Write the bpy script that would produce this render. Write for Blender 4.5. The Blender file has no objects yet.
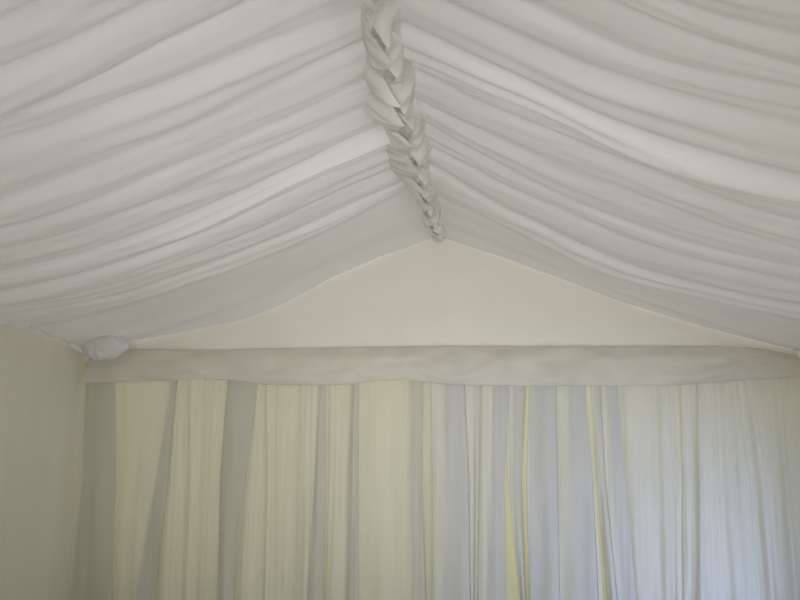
import bpy, math, random
from mathutils import Vector, noise

random.seed(7)
C = bpy.context.scene.collection
PI = math.pi

# ---------------------------------------------------------------- camera model
CAM = Vector((0.0, 0.0, 1.6))
F_PX, PX0, PY0 = 620.0, 486.0, 362.0
TH = math.radians(6.0)
FW = Vector((0, math.cos(TH), math.sin(TH)))
UP = Vector((0, -math.sin(TH), math.cos(TH)))
RT = Vector((1, 0, 0))

def ray(px, py):
    return FW + RT * ((px - PX0) / F_PX) + UP * ((PY0 - py) / F_PX)

def at(px, py, Y):
    d = ray(px, py)
    return CAM + d * (Y / d.y)

def row_of(z, Y):
    """image row of the height z on the wall plane Y"""
    v = Vector((0, Y, z)) - CAM
    return PY0 - F_PX * v.dot(UP) / v.dot(FW)

YB = 5.30                                    # end wall
XL = at(93, 350, YB).x
XR = at(799, 350, YB).x
ZE = at(93, 347, YB).z                       # eave height
APEX = at(437, 234, YB)
XA, ZA = APEX.x, APEX.z                      # ridge

# ---------------------------------------------------------------- materials
def cloth(name, col, trans=0.25, sheer=0.0, bump=0.15, bscale=60, var=0.04, vscale=3.0, tcol=None, stretch=(1, 1, 1), rough=0.9):
    m = bpy.data.materials.new(name); m.use_nodes = True
    nt = m.node_tree; N = nt.nodes; L = nt.links
    for n in list(N): N.remove(n)
    out = N.new('ShaderNodeOutputMaterial')
    tc = N.new('ShaderNodeTexCoord')
    mp = N.new('ShaderNodeMapping'); mp.inputs['Scale'].default_value = stretch
    L.new(tc.outputs['Object'], mp.inputs['Vector'])
    ns = N.new('ShaderNodeTexNoise'); ns.inputs['Scale'].default_value = vscale; ns.inputs['Detail'].default_value = 4
    L.new(mp.outputs[0], ns.inputs['Vector'])
    rmp = N.new('ShaderNodeValToRGB')
    rmp.color_ramp.elements[0].position = 0.3; rmp.color_ramp.elements[1].position = 0.7
    rmp.color_ramp.elements[0].color = tuple(max(0, c * (1 - var)) for c in col) + (1,)
    rmp.color_ramp.elements[1].color = tuple(min(1, c * (1 + var)) for c in col) + (1,)
    L.new(ns.outputs['Fac'], rmp.inputs['Fac'])
    n2 = N.new('ShaderNodeTexNoise'); n2.inputs['Scale'].default_value = bscale; n2.inputs['Detail'].default_value = 3
    L.new(mp.outputs[0], n2.inputs['Vector'])
    bp = N.new('ShaderNodeBump'); bp.inputs['Strength'].default_value = bump; bp.inputs['Distance'].default_value = 0.01
    L.new(n2.outputs['Fac'], bp.inputs['Height'])
    df = N.new('ShaderNodeBsdfPrincipled')
    df.inputs['Roughness'].default_value = rough
    df.inputs['Specular IOR Level'].default_value = 0.15
    L.new(rmp.outputs[0], df.inputs['Base Color']); L.new(bp.outputs[0], df.inputs['Normal'])
    tr = N.new('ShaderNodeBsdfTranslucent')
    if tcol: tr.inputs['Color'].default_value = tuple(tcol) + (1,)
    else: L.new(rmp.outputs[0], tr.inputs['Color'])
    mx = N.new('ShaderNodeMixShader'); mx.inputs[0].default_value = trans
    L.new(df.outputs[0], mx.inputs[1]); L.new(tr.outputs[0], mx.inputs[2])
    last = mx
    if sheer > 0:
        tp = N.new('ShaderNodeBsdfTransparent')
        m2 = N.new('ShaderNodeMixShader'); m2.inputs[0].default_value = sheer
        L.new(mx.outputs[0], m2.inputs[1]); L.new(tp.outputs[0], m2.inputs[2])
        last = m2
    L.new(last.outputs[0], out.inputs['Surface'])
    return m

M_LIN  = cloth('white_lining_fabric', (0.84, 0.825, 0.82), 0.20, bump=0.10, bscale=45, var=0.015)
M_RUF  = cloth('white_ruffle_fabric', (0.85, 0.835, 0.805), 0.27, bump=0.10, bscale=45, var=0.02)
M_VOILE = cloth('sheer_voile', (0.77, 0.76, 0.695), 0.28, sheer=0.27, bump=0.1, bscale=50, var=0.03, stretch=(3, 3, .5))
M_VOILE2 = cloth('denser_voile', (0.77, 0.76, 0.74), 0.28, sheer=0.13, bump=0.1, bscale=50, var=0.03, stretch=(3, 3, .5))
M_VAL  = cloth('valance_voile', (0.78, 0.755, 0.71), 0.25, sheer=0.08, bump=0.2, bscale=14, var=0.04, vscale=5)
M_GAB  = cloth('gable_fabric', (0.79, 0.765, 0.725), 0.13, bump=0.08, bscale=20, var=0.02)
M_CREAM = cloth('cream_canvas', (0.75, 0.73, 0.50), 0.30, bump=0.1, bscale=20, var=0.02)
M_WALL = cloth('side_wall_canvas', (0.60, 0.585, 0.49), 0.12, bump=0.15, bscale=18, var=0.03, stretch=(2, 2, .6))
M_ROOF = cloth('roof_canvas', (0.80, 0.78, 0.76), 0.45, bump=0.1, bscale=20, var=0.02)
M_GROUND = cloth('grass_ground', (0.20, 0.22, 0.12), 0.0, bump=0.8, bscale=80, var=0.3, vscale=25)

# ---------------------------------------------------------------- helpers
def mesh_obj(name, verts, faces, mat, parent=None, smooth=True):
    me = bpy.data.meshes.new(name)
    me.from_pydata([tuple(v) for v in verts], [], faces)
    me.materials.append(mat)
    if smooth:
        me.polygons.foreach_set('use_smooth', [True] * len(me.polygons))
    me.update()
    o = bpy.data.objects.new(name, me); C.objects.link(o)
    if parent: o.parent = parent
    return o

def grid_obj(name, rows, mat, parent=None, smooth=True):
    """rows: list of equally long lists of points"""
    n = len(rows[0]); v = [p for r in rows for p in r]; f = []
    for i in range(len(rows) - 1):
        for j in range(n - 1):
            a = i * n + j
            f.append((a, a + 1, a + n + 1, a + n))
    return mesh_obj(name, v, f, mat, parent, smooth)

def tag(o, label, cat, group=None):
    o['label'] = label; o['category'] = cat
    if group: o['group'] = group
    return o

def struct(o):
    o['kind'] = 'structure'
    return o

def interp(pts, u):
    """pts sorted (u,v) -> linear"""
    if u <= pts[0][0]:
        a, b = pts[0], pts[1]
    elif u >= pts[-1][0]:
        a, b = pts[-2], pts[-1]
    else:
        for a, b in zip(pts, pts[1:]):
            if a[0] <= u <= b[0]: break
    if b[0] == a[0]: return a[1]
    return a[1] + (b[1] - a[1]) * (u - a[0]) / (b[0] - a[0])

def smooth_list(v, n=3):
    v = list(v)
    for _ in range(n):
        w = v[:]
        for i in range(1, len(v) - 1):
            w[i] = (v[i - 1] + 2 * v[i] + v[i + 1]) / 4
        v = w
    return v

def sstep(a, b, x):
    t = max(0, min(1, (x - a) / (b - a))); return t * t * (3 - 2 * t)

# ---------------------------------------------------------------- shell
Y0 = -1.2
def wall_grid(name, f, nu, nv, mat):
    return struct(grid_obj(name, [[f(i / nu, j / nv) for j in range(nv + 1)] for i in range(nu + 1)], mat))

def lw(u, v):
    y = Y0 + (YB + 0.06 - Y0) * u; z = (ZE + 0.13) * v
    d = 0.012 * math.sin(y * 9 + 0.6 * math.sin(y * 3.1)) * (1 - 0.3 * v) + 0.010 * noise.noise(Vector((y * 1.5, z * .8, 3)))
    return (XL - 0.02 + d, y, z)
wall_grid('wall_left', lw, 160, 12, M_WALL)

YR0 = 3.9                                     # the right side is open nearer than this
def rw(u, v):
    y = YR0 + (YB + 0.06 - YR0) * u; z = (ZE + 0.13) * v
    d = 0.012 * math.sin(y * 9) + 0.01 * noise.noise(Vector((y * 1.5, z * .8, 9)))
    return (XR + 0.02 - d, y, z)
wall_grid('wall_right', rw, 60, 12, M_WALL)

# end wall with its gable, canvas
def bw(u, v):
    x = XL - .06 + (XR - XL + .12) * u
    top = ZE + (ZA + 0.12 - ZE) * (1 - abs(x - XA) / ((XA - XL + .06) if x < XA else (XR + .06 - XA)))
    return (x, YB + 0.06, top * v + 0.02 * (1 - v))
wall_grid('wall_back', bw, 40, 20, M_CREAM)

def fw(u, v):
    x = XL - .06 + (XR - XL + .12) * u
    top = ZE + (ZA + 0.12 - ZE) * (1 - abs(x - XA) / ((XA - XL + .06) if x < XA else (XR + .06 - XA)))
    return (x, Y0 + 0.01 * math.sin(x * 9), top * v)
wall_grid('wall_front_light_block', fw, 80, 20, M_WALL)  # unseen wall, added to cut the world light entering behind the camera

rr = []
for y in (Y0, YB + 0.08):
    rr.append([(XL - 0.10, y, ZE + 0.11), (XA, y, ZA + 0.20), (XR + 0.10, y, ZE + 0.11)])
struct(grid_obj('ceiling', rr, M_ROOF, smooth=False))
g = []
for i in range(21):
    g.append([(XL - 1.5 + (XR - XL + 3) * i / 20, Y0 - 1 + (YB - Y0 + 2) * j / 20, 0.0) for j in range(21)])
struct(grid_obj('floor', g, M_GROUND))

# ---------------------------------------------------------------- ceiling lining
SIDES = {
    'L': dict(xe=XA - 0.07, xw=XL + 0.015, sag=0.13),
    'R': dict(xe=XA + 0.07, xw=XR - 0.015, sag=0.11),
}
def lin_z(S, s, y):
    k = 1 - 0.8 * sstep(4.3, YB, y)
    return ZA + (ZE - ZA) * s - 4 * S['sag'] * k * s * (1 - s) + 0.07 * (1 - sstep(4.3, 5.15, y)) * s * s

def hit(S, px, py):
    d = ray(px, py)
    lo, hi = 0.3, 9.0
    for _ in range(50):
        t = (lo + hi) / 2; p = CAM + d * t
        s = (p.x - S['xe']) / (S['xw'] - S['xe'])
        s = max(-0.1, min(1.4, s))
        if p.z < lin_z(S, s, p.y) - 0.018: lo = t
        else: hi = t
    p = CAM + d * lo
    return ((p.x - S['xe']) / (S['xw'] - S['xe']), p.y)

LEFT = [
 [(255,0),(200,27),(145,52),(100,76),(50,98),(0,118)],
 [(370,7),(340,18),(290,35),(240,55),(200,72),(150,91),(100,110),(50,130),(0,143)],
 [(365,43),(325,62),(280,85),(240,105),(190,130),(140,150),(100,165),(50,185),(0,205)],
 [(372,80),(335,98),(295,117),(255,135),(220,150),(180,167),(120,192),(50,218),(0,233)],
 [(372,104),(330,124),(290,143),(250,162),(200,185),(150,206),(100,225),(50,241),(0,252)],
 [(386,126),(340,145),(300,166),(250,190),(200,212),(150,232),(100,250),(50,264),(0,274)],
 [(384,145),(330,168),(280,192),(240,212),(200,230),(170,243),(120,260),(60,277),(0,289)],
 [(389,171),(340,192),(290,214),(250,232),(215,246),(175,261),(130,277),(80,290),(0,303)],
 [(395,188),(350,207),(300,230),(260,246),(225,260),(170,280),(130,294),(80,305),(0,315)],
 [(410,188),(370,210),(330,231),(290,250),(250,266),(200,283),(150,301),(110,314),(40,330)],
]
RIGHT = [
 [(560,-45),(640,-8),(700,17),(750,30),(800,40)],
 [(560,-18),(600,0),(640,17),(690,38),(745,56),(800,72)],
 [(470,-20),(520,3),(580,32),(640,58),(690,72),(740,82),(800,94)],
 [(437,0),(490,25),(540,47),(590,68),(640,84),(700,102),(750,116),(800,128)],
 [(400,26),(440,43),(490,68),(540,91),(590,115),(620,127),(680,149),(740,167),(800,181)],
 [(405,60),(440,73),(480,91),(520,105),(560,122),(600,140),(650,160),(700,177),(750,190),(800,201)],
 [(413,72),(450,90),(490,108),(530,125),(570,142),(610,158),(650,173),(700,192),(740,207),(800,224)],
 [(425,106),(460,125),(500,143),(540,160),(580,174),(620,190),(660,206),(720,229),(800,252)],
 [(430,128),(470,152),(520,178),(570,203),(620,223),(680,243),(740,258),(800,270)],
 [(430,148),(480,174),(520,195),(560,211),(620,237),(700,262),(760,276),(800,284)],
 [(434,166),(470,190),(495,205),(540,226),(580,246),(620,263),(660,277),(720,291),(800,307)],
 [(440,198),(480,215),(520,235),(560,255),(600,272),(650,286),(700,298),(760,311),(800,321)],
]
NS = 90
def crease_fn(S, poly):
    pts = sorted(hit(S, *p) for p in poly)
    s0, s1 = pts[0][0], pts[-1][0]
    out = []
    for i in range(NS + 1):
        s = i / NS
        if s < s0:
            y = pts[0][1] + (interp(pts, s) - pts[0][1]) * 0.5
        elif s > s1:                       # beyond the frame: ease towards straight across
            sl = (pts[-1][1] - interp(pts, s1 - 0.12)) / 0.12
            e = s - s1
            y = pts[-1][1] + sl * e * max(0.0, 1 - 0.8 * e)
        else:
            y = interp(pts, s)
        out.append(y)
    return smooth_list(out, 6)

def make_lining(side, polys, amps, seed):
    S = SIDES[side]
    fs = [crease_fn(S, p) for p in polys]
    # nearer pleats, out of the frame
    pre = []
    y = fs[0][0] - 0.16; k = 1
    while fs[0][0] - 0.17 * k > 0.2:
        pre.insert(0, [v - 0.17 * k + 0.02 * math.sin(k * 2.1 + i * 0.05) for i, v in enumerate(fs[0])]); k += 1
    fs = pre + fs
    amps = [1.0] * (len(pre) - 1) + list(amps) + [1.0]
    fs.append([YB - 0.015] * (NS + 1))
    for a, b in zip(fs, fs[1:]):
        for i in range(NS + 1):
            if b[i] < a[i] + 0.012: b[i] = a[i] + 0.012
    for i in range(NS + 1):                       # nothing may pass the end wall
        m = YB - 0.015
        for f in reversed(fs):
            f[i] = min(f[i], m); m = f[i] - 0.006
    NT = 14
    rows = []
    for k in range(len(fs) - 1):
        last = k == len(fs) - 2
        for j in range(NT + (1 if last else 0)):
            t = j / NT
            r = []
            for i in range(NS + 1):
                s = i / NS
                a, b = fs[k][i], fs[k + 1][i]
                w = b - a
                y = a + w * t
                A = amps[k] * min((0.17 if amps[k] > 1.4 else 0.16) * w, 0.036) * (1 + 0.7 * noise.noise(Vector((s * 3.0, k * 7.7, seed)))) + (min(0.06 * w, 0.008) * sstep(0.05, 0.4, s) if amps[k] > 1.4 else 0) if not last else min(0.05 * w, 0.02)
                sh = math.sin(PI * t ** 0.85) ** (0.55 if amps[min(k, len(amps) - 1)] > 1.15 else 0.95) if 0 < t < 1 else 0
                # secondary soft fold
                sh += 0.17 * math.sin(2 * PI * t * 2.3 + k + 1.5 * math.sin(3 * s + k)) * math.sin(PI * t) * (0.5 + math.sin(s * 5 + k * 1.7))
                z = lin_z(S, s, y) - A * sh
                if last:                           # the last stretch turns down on to the gable
                    px = PX0 + F_PX * (S['xe'] + s * (S['xw'] - S['xe'])) / ((YB - CAM.y) / ray(437, 290).y)
                    ez = at(px, interp(EDGE[side], px), YB).z
                    z += (ez - lin_z(S, s, YB)) * t ** 2.2
                    z -= 0.016 * math.exp(-((t - 0.45 - 0.3 * s) / 0.12) ** 2) * sstep(.35, .8, s) + 0.012 * math.exp(-((t - 0.8 + 0.35 * (1 - s)) / 0.08) ** 2) * sstep(.15, .5, s)
                n = noise.noise(Vector((s * 5.0, y * 14 + s * 3, seed))) * 0.010 + noise.noise(Vector((s * 9.0, y * 40 + s * 9, seed + 4))) * 0.0035
                z += n * min(1, w * 12) * (0.6 if last else 1)
                x = S['xe'] + s * (S['xw'] - S['xe'])
                r.append((x, y, z))
            rows.append(r)
    return S, fs, rows

def ridge_ruffle(S, sign, out_poly, parent, seed, inner, low=0.11):
    """gathered heading of the lining: starts at the pointed ends of the pleats, hangs in and down to the ridge line"""
    rnd = random.Random(seed)
    pts = []
    zz = ZA - 0.05
    for (px, py) in out_poly:
        d = ray(px, py); t = (zz - CAM.z) / d.z; p = CAM + d * t
        pts.append([p.y, p.x])
    pts.sort()
    ya, yb = 0.9, YB - 0.02
    y = pts[0][0] - 0.09; side = 0
    while y > ya:
        side ^= 1
        pts.insert(0, [y, S['xe'] + sign * (0.02 if side else -0.01) + rnd.uniform(-.008, .008)])
        y -= rnd.uniform(0.06, 0.11)
    pts.append([yb, XA + sign * 0.05])
    inn = []
    y = ya; side = 0
    while y < yb + .15:
        side ^= 1
        inn.append((y, inner + (0.034 if side else -0.030) + rnd.uniform(-.012, .012), low * (rnd.uniform(1.0, 1.5) if side else rnd.uniform(0.55, 0.85))))
        y += rnd.uniform(0.09, 0.20)
    n = 700; NV = 12
    cols = []
    for i in range(n + 1):
        y = ya + (yb - ya) * i / n
        fade = 1 - 0.45 * sstep(4.6, YB, y)
        xo = interp(pts, y)
        xi = interp([(q[0], q[1]) for q in inn], y); dz = interp([(q[0], q[2]) for q in inn], y) * fade
        r = []
        for j in range(-3, NV + 1):
            if j < 0:                                 # tucked up behind the ends of the pleats
                v = 0; x = xo + sign * 0.014 * (-j); z = ZA - 0.05 + 0.028 * (-j)
                yy = y
            else:
                v = j / NV
                x = xo + (xi - xo) * (v ** 1.1)
                z = ZA - 0.05 * fade - 0.004 - dz * (math.sin(v * PI / 2) ** 0.9) + 0.010 * noise.noise(Vector((y * 9, v * 1.5, seed + 5))) * v
                x += 0.010 * math.sin(y * 60 + 6 * noise.noise(Vector((y * 4, 0, seed))) + 2 * v) * math.sin(PI * v)
                yy = y + 0.05 * v * noise.noise(Vector((y * 8, v * .6, seed + 9)))
            r.append((x, min(yy, YB - .015), z))
        cols.append(r)
    return grid_obj('ridge_ruffle', cols, M_RUF, parent)

def eave_hem(S, fs, sign, parent, seed):
    rows = []
    y0, y1 = 1.2, YB - 0.03
    n = 420
    for j in range(11):
        v = j / 10; r = []
        for i in range(n + 1):
            y = y0 + (y1 - y0) * i / n
            b = 0.5 + 0.5 * noise.noise(Vector((y * 4.0, seed, 2)))
            ph = y * 34 + 4 * noise.noise(Vector((y * 3, seed, 7)))
            bunch = math.exp(-((y - 5.12) / 0.11) ** 2) if sign < 0 else math.exp(-((y - 5.2) / 0.08) ** 2) * 0.3
            x = S['xw'] - sign * (0.01 + v * 0.03 + (0.016 + 0.03 * bunch) * math.sin(ph) * v + 0.06 * bunch * math.sin(PI * v))
            z = lin_z(S, 1, y) + 0.004 - (0.02 + 0.05 * b + 0.07 * bunch) * v + 0.01 * math.cos(ph * 0.5) * v
            r.append((x, y, z))
        rows.append(r)
    return grid_obj('eave_hem', rows, M_LIN, parent)

EDGE = {'L': [(90,349),(120,344),(190,332),(245,320),(280,307),(330,279),(380,257),(410,247),(428,240),(437,236)],
        'R': [(437,236),(448,240),(500,257),(560,279),(620,302),(700,327),(770,345),(800,352)]}
ampL = [1.5, 0.7, 1.0, 0.7, 0.7, 0.6, 1.7, 1.6, 0.8, 0.9, 1.0]
ampR = [0.9, 0.9, 0.6, 0.9, 1.0, 1.9, 0.7, 0.6, 0.6, 0.7, 1.1, 1.7, 1.0]
SL, fL, rowsL = make_lining('L', LEFT, ampL, 1.0)
linL = grid_obj('ceiling_lining', rowsL, M_LIN)
tag(linL, 'white pleated ceiling lining sagging from the ridge to the plain wall on the left', 'ceiling drape', 'ceiling linings of the tent')
SR, fR, rowsR = make_lining('R', RIGHT, ampR, 2.0)
linR = grid_obj('ceiling_lining', rowsR, M_LIN)
tag(linR, 'white pleated ceiling lining on the right slope with one bright sharp fold', 'ceiling drape', 'ceiling linings of the tent')

RUF_L = [(372,-6),(368,8),(362,30),(369,58),(362,72),(370,90),(361,103),(386,125),(379,136),(383,148),(388,166),(400,176),(410,190),(421,200),(424,222),(430,240)]
RUF_R = [(388,-6),(399,8),(391,25),(402,45),(404,62),(414,84),(408,110),(420,118),(424,140),(430,150),(424,165),(430,176),(432,200),(440,210),(438,222),(449,234)]
ridge_ruffle(SL, -1, RUF_L, linL, 3.0, XA - 0.005, 0.105)
ridge_ruffle(SR, 1, RUF_R, linR, 6.0, XA + 0.005, 0.080)
ridge_ruffle(SL, -1, [(x + 9, y + 5) for x, y in RUF_L], linL, 14.0, XA + 0.045, 0.035)
ridge_ruffle(SR, 1, [(x - 5, y + 8) for x, y in RUF_R], linR, 11.0, XA - 0.035, 0.055)
eave_hem(SL, fL, -1, linL, 1.0)
eave_hem(SR, fR, 1, linR, 5.0)

def knot(parent, c, rx, ry, rz, seed):
    rows = []
    for i in range(49):
        u = 2 * PI * i / 48; r = []
        for j in range(25):
            v = PI * j / 24
            d = Vector((math.sin(v) * math.cos(u), math.sin(v) * math.sin(u), math.cos(v)))
            k = 1 + 0.22 * noise.noise(d * 1.3 + Vector((seed, 0, 0))) + 0.05 * math.sin(u * 7 + 3 * d.z) * math.sin(v)
            r.append((c.x + rx * d.x * k, c.y + ry * d.y * k, c.z + rz * d.z * k))
        rows.append(r)
    return grid_obj('gathered_corner', rows, M_LIN, parent)
knot(linL, at(106, 347, YB - 0.30), 0.17, 0.08, 0.10, 2.0)
knot(linL, at(100, 352, YB - 0.33), 0.08, 0.05, 0.07, 5.0)
knot(linR, at(437, 231, YB - 0.06), 0.075, 0.04, 0.08, 8.0)

# ---------------------------------------------------------------- gable panel
rows = []
for i in range(81):
    u = i / 80; x = XL + 0.01 + (XR - XL - 0.02) * u
    top = ZE + (ZA - 0.02 - ZE) * (1 - abs(x - XA) / ((XA - XL) if x < XA else (XR - XA)))
    bot = ZE - 0.10
    r = []
    for j in range(25):
        v = j / 24; z = bot + (top + 0.02 - bot) * v
        y = YB - 0.005 + 0.012 * noise.noise(Vector((x * 1.5, z * 2.5, 11))) + 0.004 * noise.noise(Vector((x * 7, z * 3, 1)))
        r.append((x, y, z))
    rows.append(r)
gp = grid_obj('gable_panel', rows, M_GAB)
tag(gp, 'smooth cream cloth panel filling the triangular gable above the valance', 'fabric panel')

# ---------------------------------------------------------------- valance
YV = YB - 0.21
TOPL = [(93,350),(130,347),(200,348),(300,346),(437,344),(600,344),(720,344),(775,347),(797,352)]
BOTL = [(93,383),(150,381),(205,379),(232,380),(262,385),(345,385),(378,380),(412,380),(450,385),(520,386),(600,386),(680,385),(730,381),(775,378),(797,378)]
rows = []
NX = 260
xpix = [84 + (808 - 84) * i / NX for i in range(NX + 1)]
tops = smooth_list([interp(TOPL, p) for p in xpix], 8)
bots = smooth_list([interp(BOTL, p) for p in xpix], 12)
for j in range(25):
    v = j / 24; r = []
    for i, p in enumerate(xpix):
        py = tops[i] + (bots[i] - tops[i]) * v
        q = at(p, py, YV)
        sw = 0
        for (cx_, w_) in ((300, 90), (450, 60), (560, 80), (690, 70), (160, 50)):
            e = (p - cx_) / w_
            if abs(e) < 1:
                arc = v - (0.85 - 0.7 * e * e)
                sw += 0.018 * math.exp(-(arc / 0.12) ** 2) * (1 - e * e)
        bulge = 0.02 * math.sin(PI * v) + sw - 0.14 * (1 - v) ** 2.2 + 0.038 * noise.noise(Vector((p / 45 + v * .8, v * 2.2, 3))) + 0.010 * noise.noise(Vector((p / 14 - v, v * 5, 8)))
        x = max(XL - .005, min(XR + .005, q.x))
        r.append((x, YV + 0.02 - bulge, q.z))
    rows.append(r)
# tucked under: return to the wall along the lower edge and at the top
under = [(p_[0], YV + 0.05, p_[2] + 0.006) for p_ in rows[-1]]
rows.append(under)
top0 = [(p_[0], YB - 0.018, p_[2] + 0.012) for p_ in rows[0]]
rows.insert(0, top0)
va = grid_obj('valance', rows, M_VAL)
tag(va, 'soft grey white sheer valance swagged across the end wall above the curtains', 'valance')

# ---------------------------------------------------------------- curtains
YC = YB - 0.065
ZT = at(400, 362, YC).z
ZBOT = 0.015
# doubled, denser folds: x ranges in the picture at rows 385 / 480 / 600, with weight
STR = [
 ((88,117),(86,118),(72,114), 1),
 ((168,175),(154,167),(131,153), 1),
 ((179,200),(181,197),(180,192), .35),
 ((226,258),(217,247),(217,235), 1),
 ((262,274),(265,275),(262,272), .4),
 ((300,304),(298,302),(297,301), .3),
 ((318,325),(313,325),(305,322), 1),
 ((350,358),(346,358),(343,358), 1),
 ((405,422),(404,420),(408,425), .7),
 ((440,464),(440,469),(437,470), .8),
 ((471,480),(474,478),(474,477), .5),
 ((493,508),(490,503),(486,506), 1),
 ((509,526),(508,520),(520,526), .7),
 ((531,555),(529,557),(529,559), 1),
 ((562,584),(560,592),(563,597), .7),
 ((591,600),(597,604),(608,617), .5),
 ((606,618),(610,625),(622,636), .8),
 ((650,672),(652,676),(655,676), .3),
 ((692,700),(692,702),(690,704), .3),
 ((712,728),(715,736),(724,742), .3),
 ((738,752),(752,765),(760,774), .3),
 ((768,780),(774,788),(784,798), .3),
]
# which folds belong to which curtain, and where each curtain starts/ends (rows 385/480/600)
PANELS = [
 ((0, 1),   (84, 80, 64),    (177, 169, 156), 'leftmost sheer curtain, tucked into the corner by the plain side wall'),
 ((1, 3),   (169, 154, 132), (229, 220, 220), 'sheer cream curtain falling beside a slanting dark fold'),
 ((3, 6),   (228, 219, 219), (320, 316, 308), 'sheer curtain under the drooping valance swag, wide grey tapering fold at its side'),
 ((6, 9),   (317, 312, 304), (432, 433, 433), 'sheer curtain with smooth cream stretch beneath the gable peak'),
 ((9, 12),  (430, 432, 432), (503, 503, 507), 'lilac tinged sheer curtain left of the narrow upside down wedge of curtain'),
 ((12, 13), (503, 507, 520), (526, 520, 525), 'narrow sheer curtain tapering downwards beside a pale yellow wedge shaped gap'),
 ((13, 15), (529, 525, 529), (586, 594, 603), 'lilac blue sheer curtain ending at the thin bright yellow slit'),
 ((15, 18), (590.5, 597.5, 608), (683, 685, 685), 'sheer curtain just right of the thin bright yellow slit, blue tinted lower down'),
 ((18, 22), (682, 684, 684), (803, 812, 830), 'rightmost sheer curtain, softly pleated pale blue and grey in the corner'),
]
def xw_at(tri, z, Y):
    py = row_of(z, Y)
    px = interp([(385, tri[0]), (480, tri[1]), (600, tri[2])], py)
    # smooth the kink at the middle row
    a = interp([(385, tri[0]), (600, tri[2])], py)
    px = 0.75 * px + 0.25 * a if 385 < py < 600 else px
    return px

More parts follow.
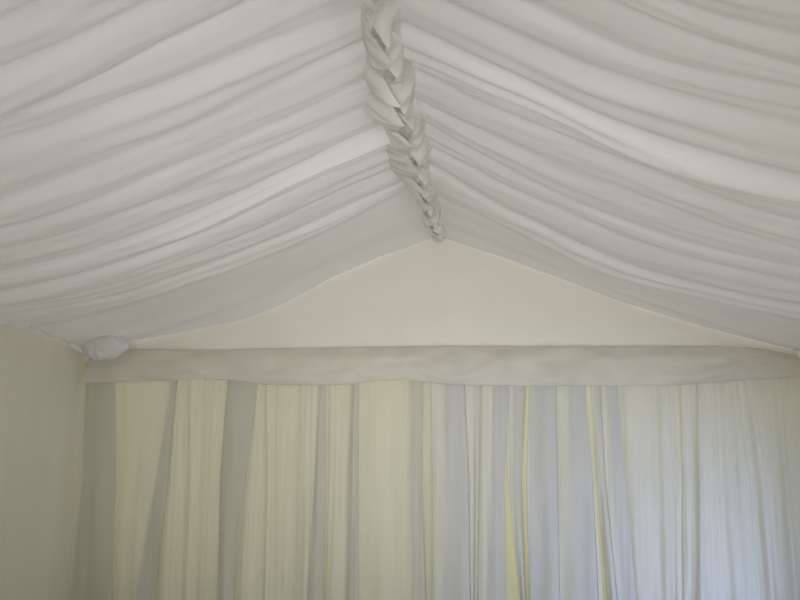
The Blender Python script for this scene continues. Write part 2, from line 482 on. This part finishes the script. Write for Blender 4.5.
def curtain(pi, sel, x0, x1, label):
    folds = STR[sel[0]:sel[1]]
    rows = []
    NZ = 60
    base = YC + (0.03 if pi % 2 else -0.025)
    for iz in range(NZ + 1):
        z = ZT + (ZBOT - ZT) * iz / NZ
        h = iz / NZ
        ctrl = []                              # (px, y offset)
        a = xw_at(x0, z, YC); b = xw_at(x1, z, YC)
        ctrl.append((a, 0.01))
        prev = a
        for (t, m, bt, wt) in folds:
            f0 = xw_at((t[0], m[0], bt[0]), z, YC); f1 = xw_at((t[1], m[1], bt[1]), z, YC)
            f0 = max(f0, prev + 0.5)
            # single sheet, waving
            wdt = f1 - f0
            for q in (0.25, 0.5, 0.75):
                ctrl.append((prev + (f0 - prev) * q, -0.016 * math.sin(PI * q) * min(1, (f0 - prev) / 20)))
            if wt >= 0.5:                      # cloth doubled back on itself
                rt = f1 - wdt * (1.0 if wt > .9 else wt)
                ctrl += [(f0, -0.004), (f0 + wdt * .5, -0.026), (f1, -0.016),
                         (f1 + 0.3, -0.004), ((rt + f1) / 2, 0.004), (rt - 0.2, 0.012),
                         (rt, 0.020), ((rt + f1) / 2, 0.024), (f1, 0.014)]
            else:                              # plain deep wave
                ctrl += [(f0, 0.022), (f0 + wdt * .25, 0.010), (f0 + wdt * .6, -0.040), (f0 + wdt * .85, -0.030), (f1, 0.010)]
            prev = f1
        b = max(b, prev + 0.5)
        for q in (0.25, 0.5, 0.75, 1.0):
            ctrl.append((prev + (b - prev) * q, -0.016 * math.sin(PI * q) * min(1, (b - prev) / 20)))
        # densify
        row = []
        for c0, c1 in zip(ctrl, ctrl[1:]):
            for q in range(5):
                e = q / 5
                row.append((c0[0] + (c1[0] - c0[0]) * e, c0[1] + (c1[1] - c0[1]) * (e * e * (3 - 2 * e))))
        row.append(ctrl[-1])
        py = row_of(z, YC)
        out = []
        for k, (px, dy) in enumerate(row):
            w = at(px, py, YC)
            x = max(XL + 0.0, min(XR - 0.0, w.x))
            n = 0.010 * noise.noise(Vector((x * 9, z * 1.2, pi * 3.3))) + 0.006 * noise.noise(Vector((x * 22, z * 2.0, pi)))
            n += 0.0025 * math.sin(x * 130 + 2 * pi + 3 * noise.noise(Vector((x * 3, z * .6, 8)))) 
            n += (0.014 if pi > 5 else 0.007) * math.sin(x * 34 + pi + 2.5 * noise.noise(Vector((x * 2, z, 5)))) * (0.4 + 0.6 * h)
            out.append((x, base + dy * (0.6 + 0.5 * h) + n * 0.9, z))
        rows.append(out)
    o = grid_obj('sheer_curtain', rows, M_VOILE2 if pi >= 4 else M_VOILE)
    tag(o, label, 'curtain', 'sheer curtains along the end wall')
    return o
for i, (sel, x0, x1, lab) in enumerate(PANELS):
    curtain(i, sel, x0, x1, lab)

# ---------------------------------------------------------------- light
w = bpy.data.worlds.new('World'); bpy.context.scene.world = w; w.use_nodes = True
bg = w.node_tree.nodes['Background']
bg.inputs[0].default_value = (1.0, 0.985, 0.98, 1); bg.inputs[1].default_value = 1.3

def area(name, loc, target, sx, sy, power, col):
    l = bpy.data.lights.new(name, 'AREA'); l.shape = 'RECTANGLE'; l.size = sx; l.size_y = sy
    l.energy = power; l.color = col
    o = bpy.data.objects.new(name, l); C.objects.link(o); o.location = loc
    o.rotation_euler = (Vector(target) - Vector(loc)).to_track_quat('-Z', 'Y').to_euler()
    return o
area('added_low_fill', (XA + .1, 2.1, 0.25), (XA, 3.8, 2.6), 2.0, 1.2, 18, (0.985, 1.0, 0.98))  # added fill lamp, brightens the lining from below
l = area('near_end_daylight', (XA + .2, -0.8, 1.2), (XA, 5.0, 2.15), 2.2, 1.0, 17, (0.985, 1.0, 0.98))
l.data.spread = math.radians(68)
l = area('open_side_daylight', (XR + 0.1, 2.5, 0.42), (1.6, YB, 0.0), 0.9, 0.6, 15, (0.42, 0.56, 1.0))
l.data.spread = math.radians(85)

# ---------------------------------------------------------------- camera
cd = bpy.data.cameras.new('camera'); cam = bpy.data.objects.new('camera', cd); C.objects.link(cam)
cd.sensor_width = 36; cd.lens = F_PX / 800 * 36
cd.shift_x = (400 - PX0) / 800; cd.shift_y = (PY0 - 300) / 800
cam.location = CAM; cam.rotation_euler = (PI / 2 + TH, 0, 0)
cd.clip_start = 0.05
bpy.context.scene.camera = cam
vs = bpy.context.scene.view_settings
vs.view_transform = 'Standard'; vs.look = 'None'; vs.exposure = -0.08; vs.gamma = 1
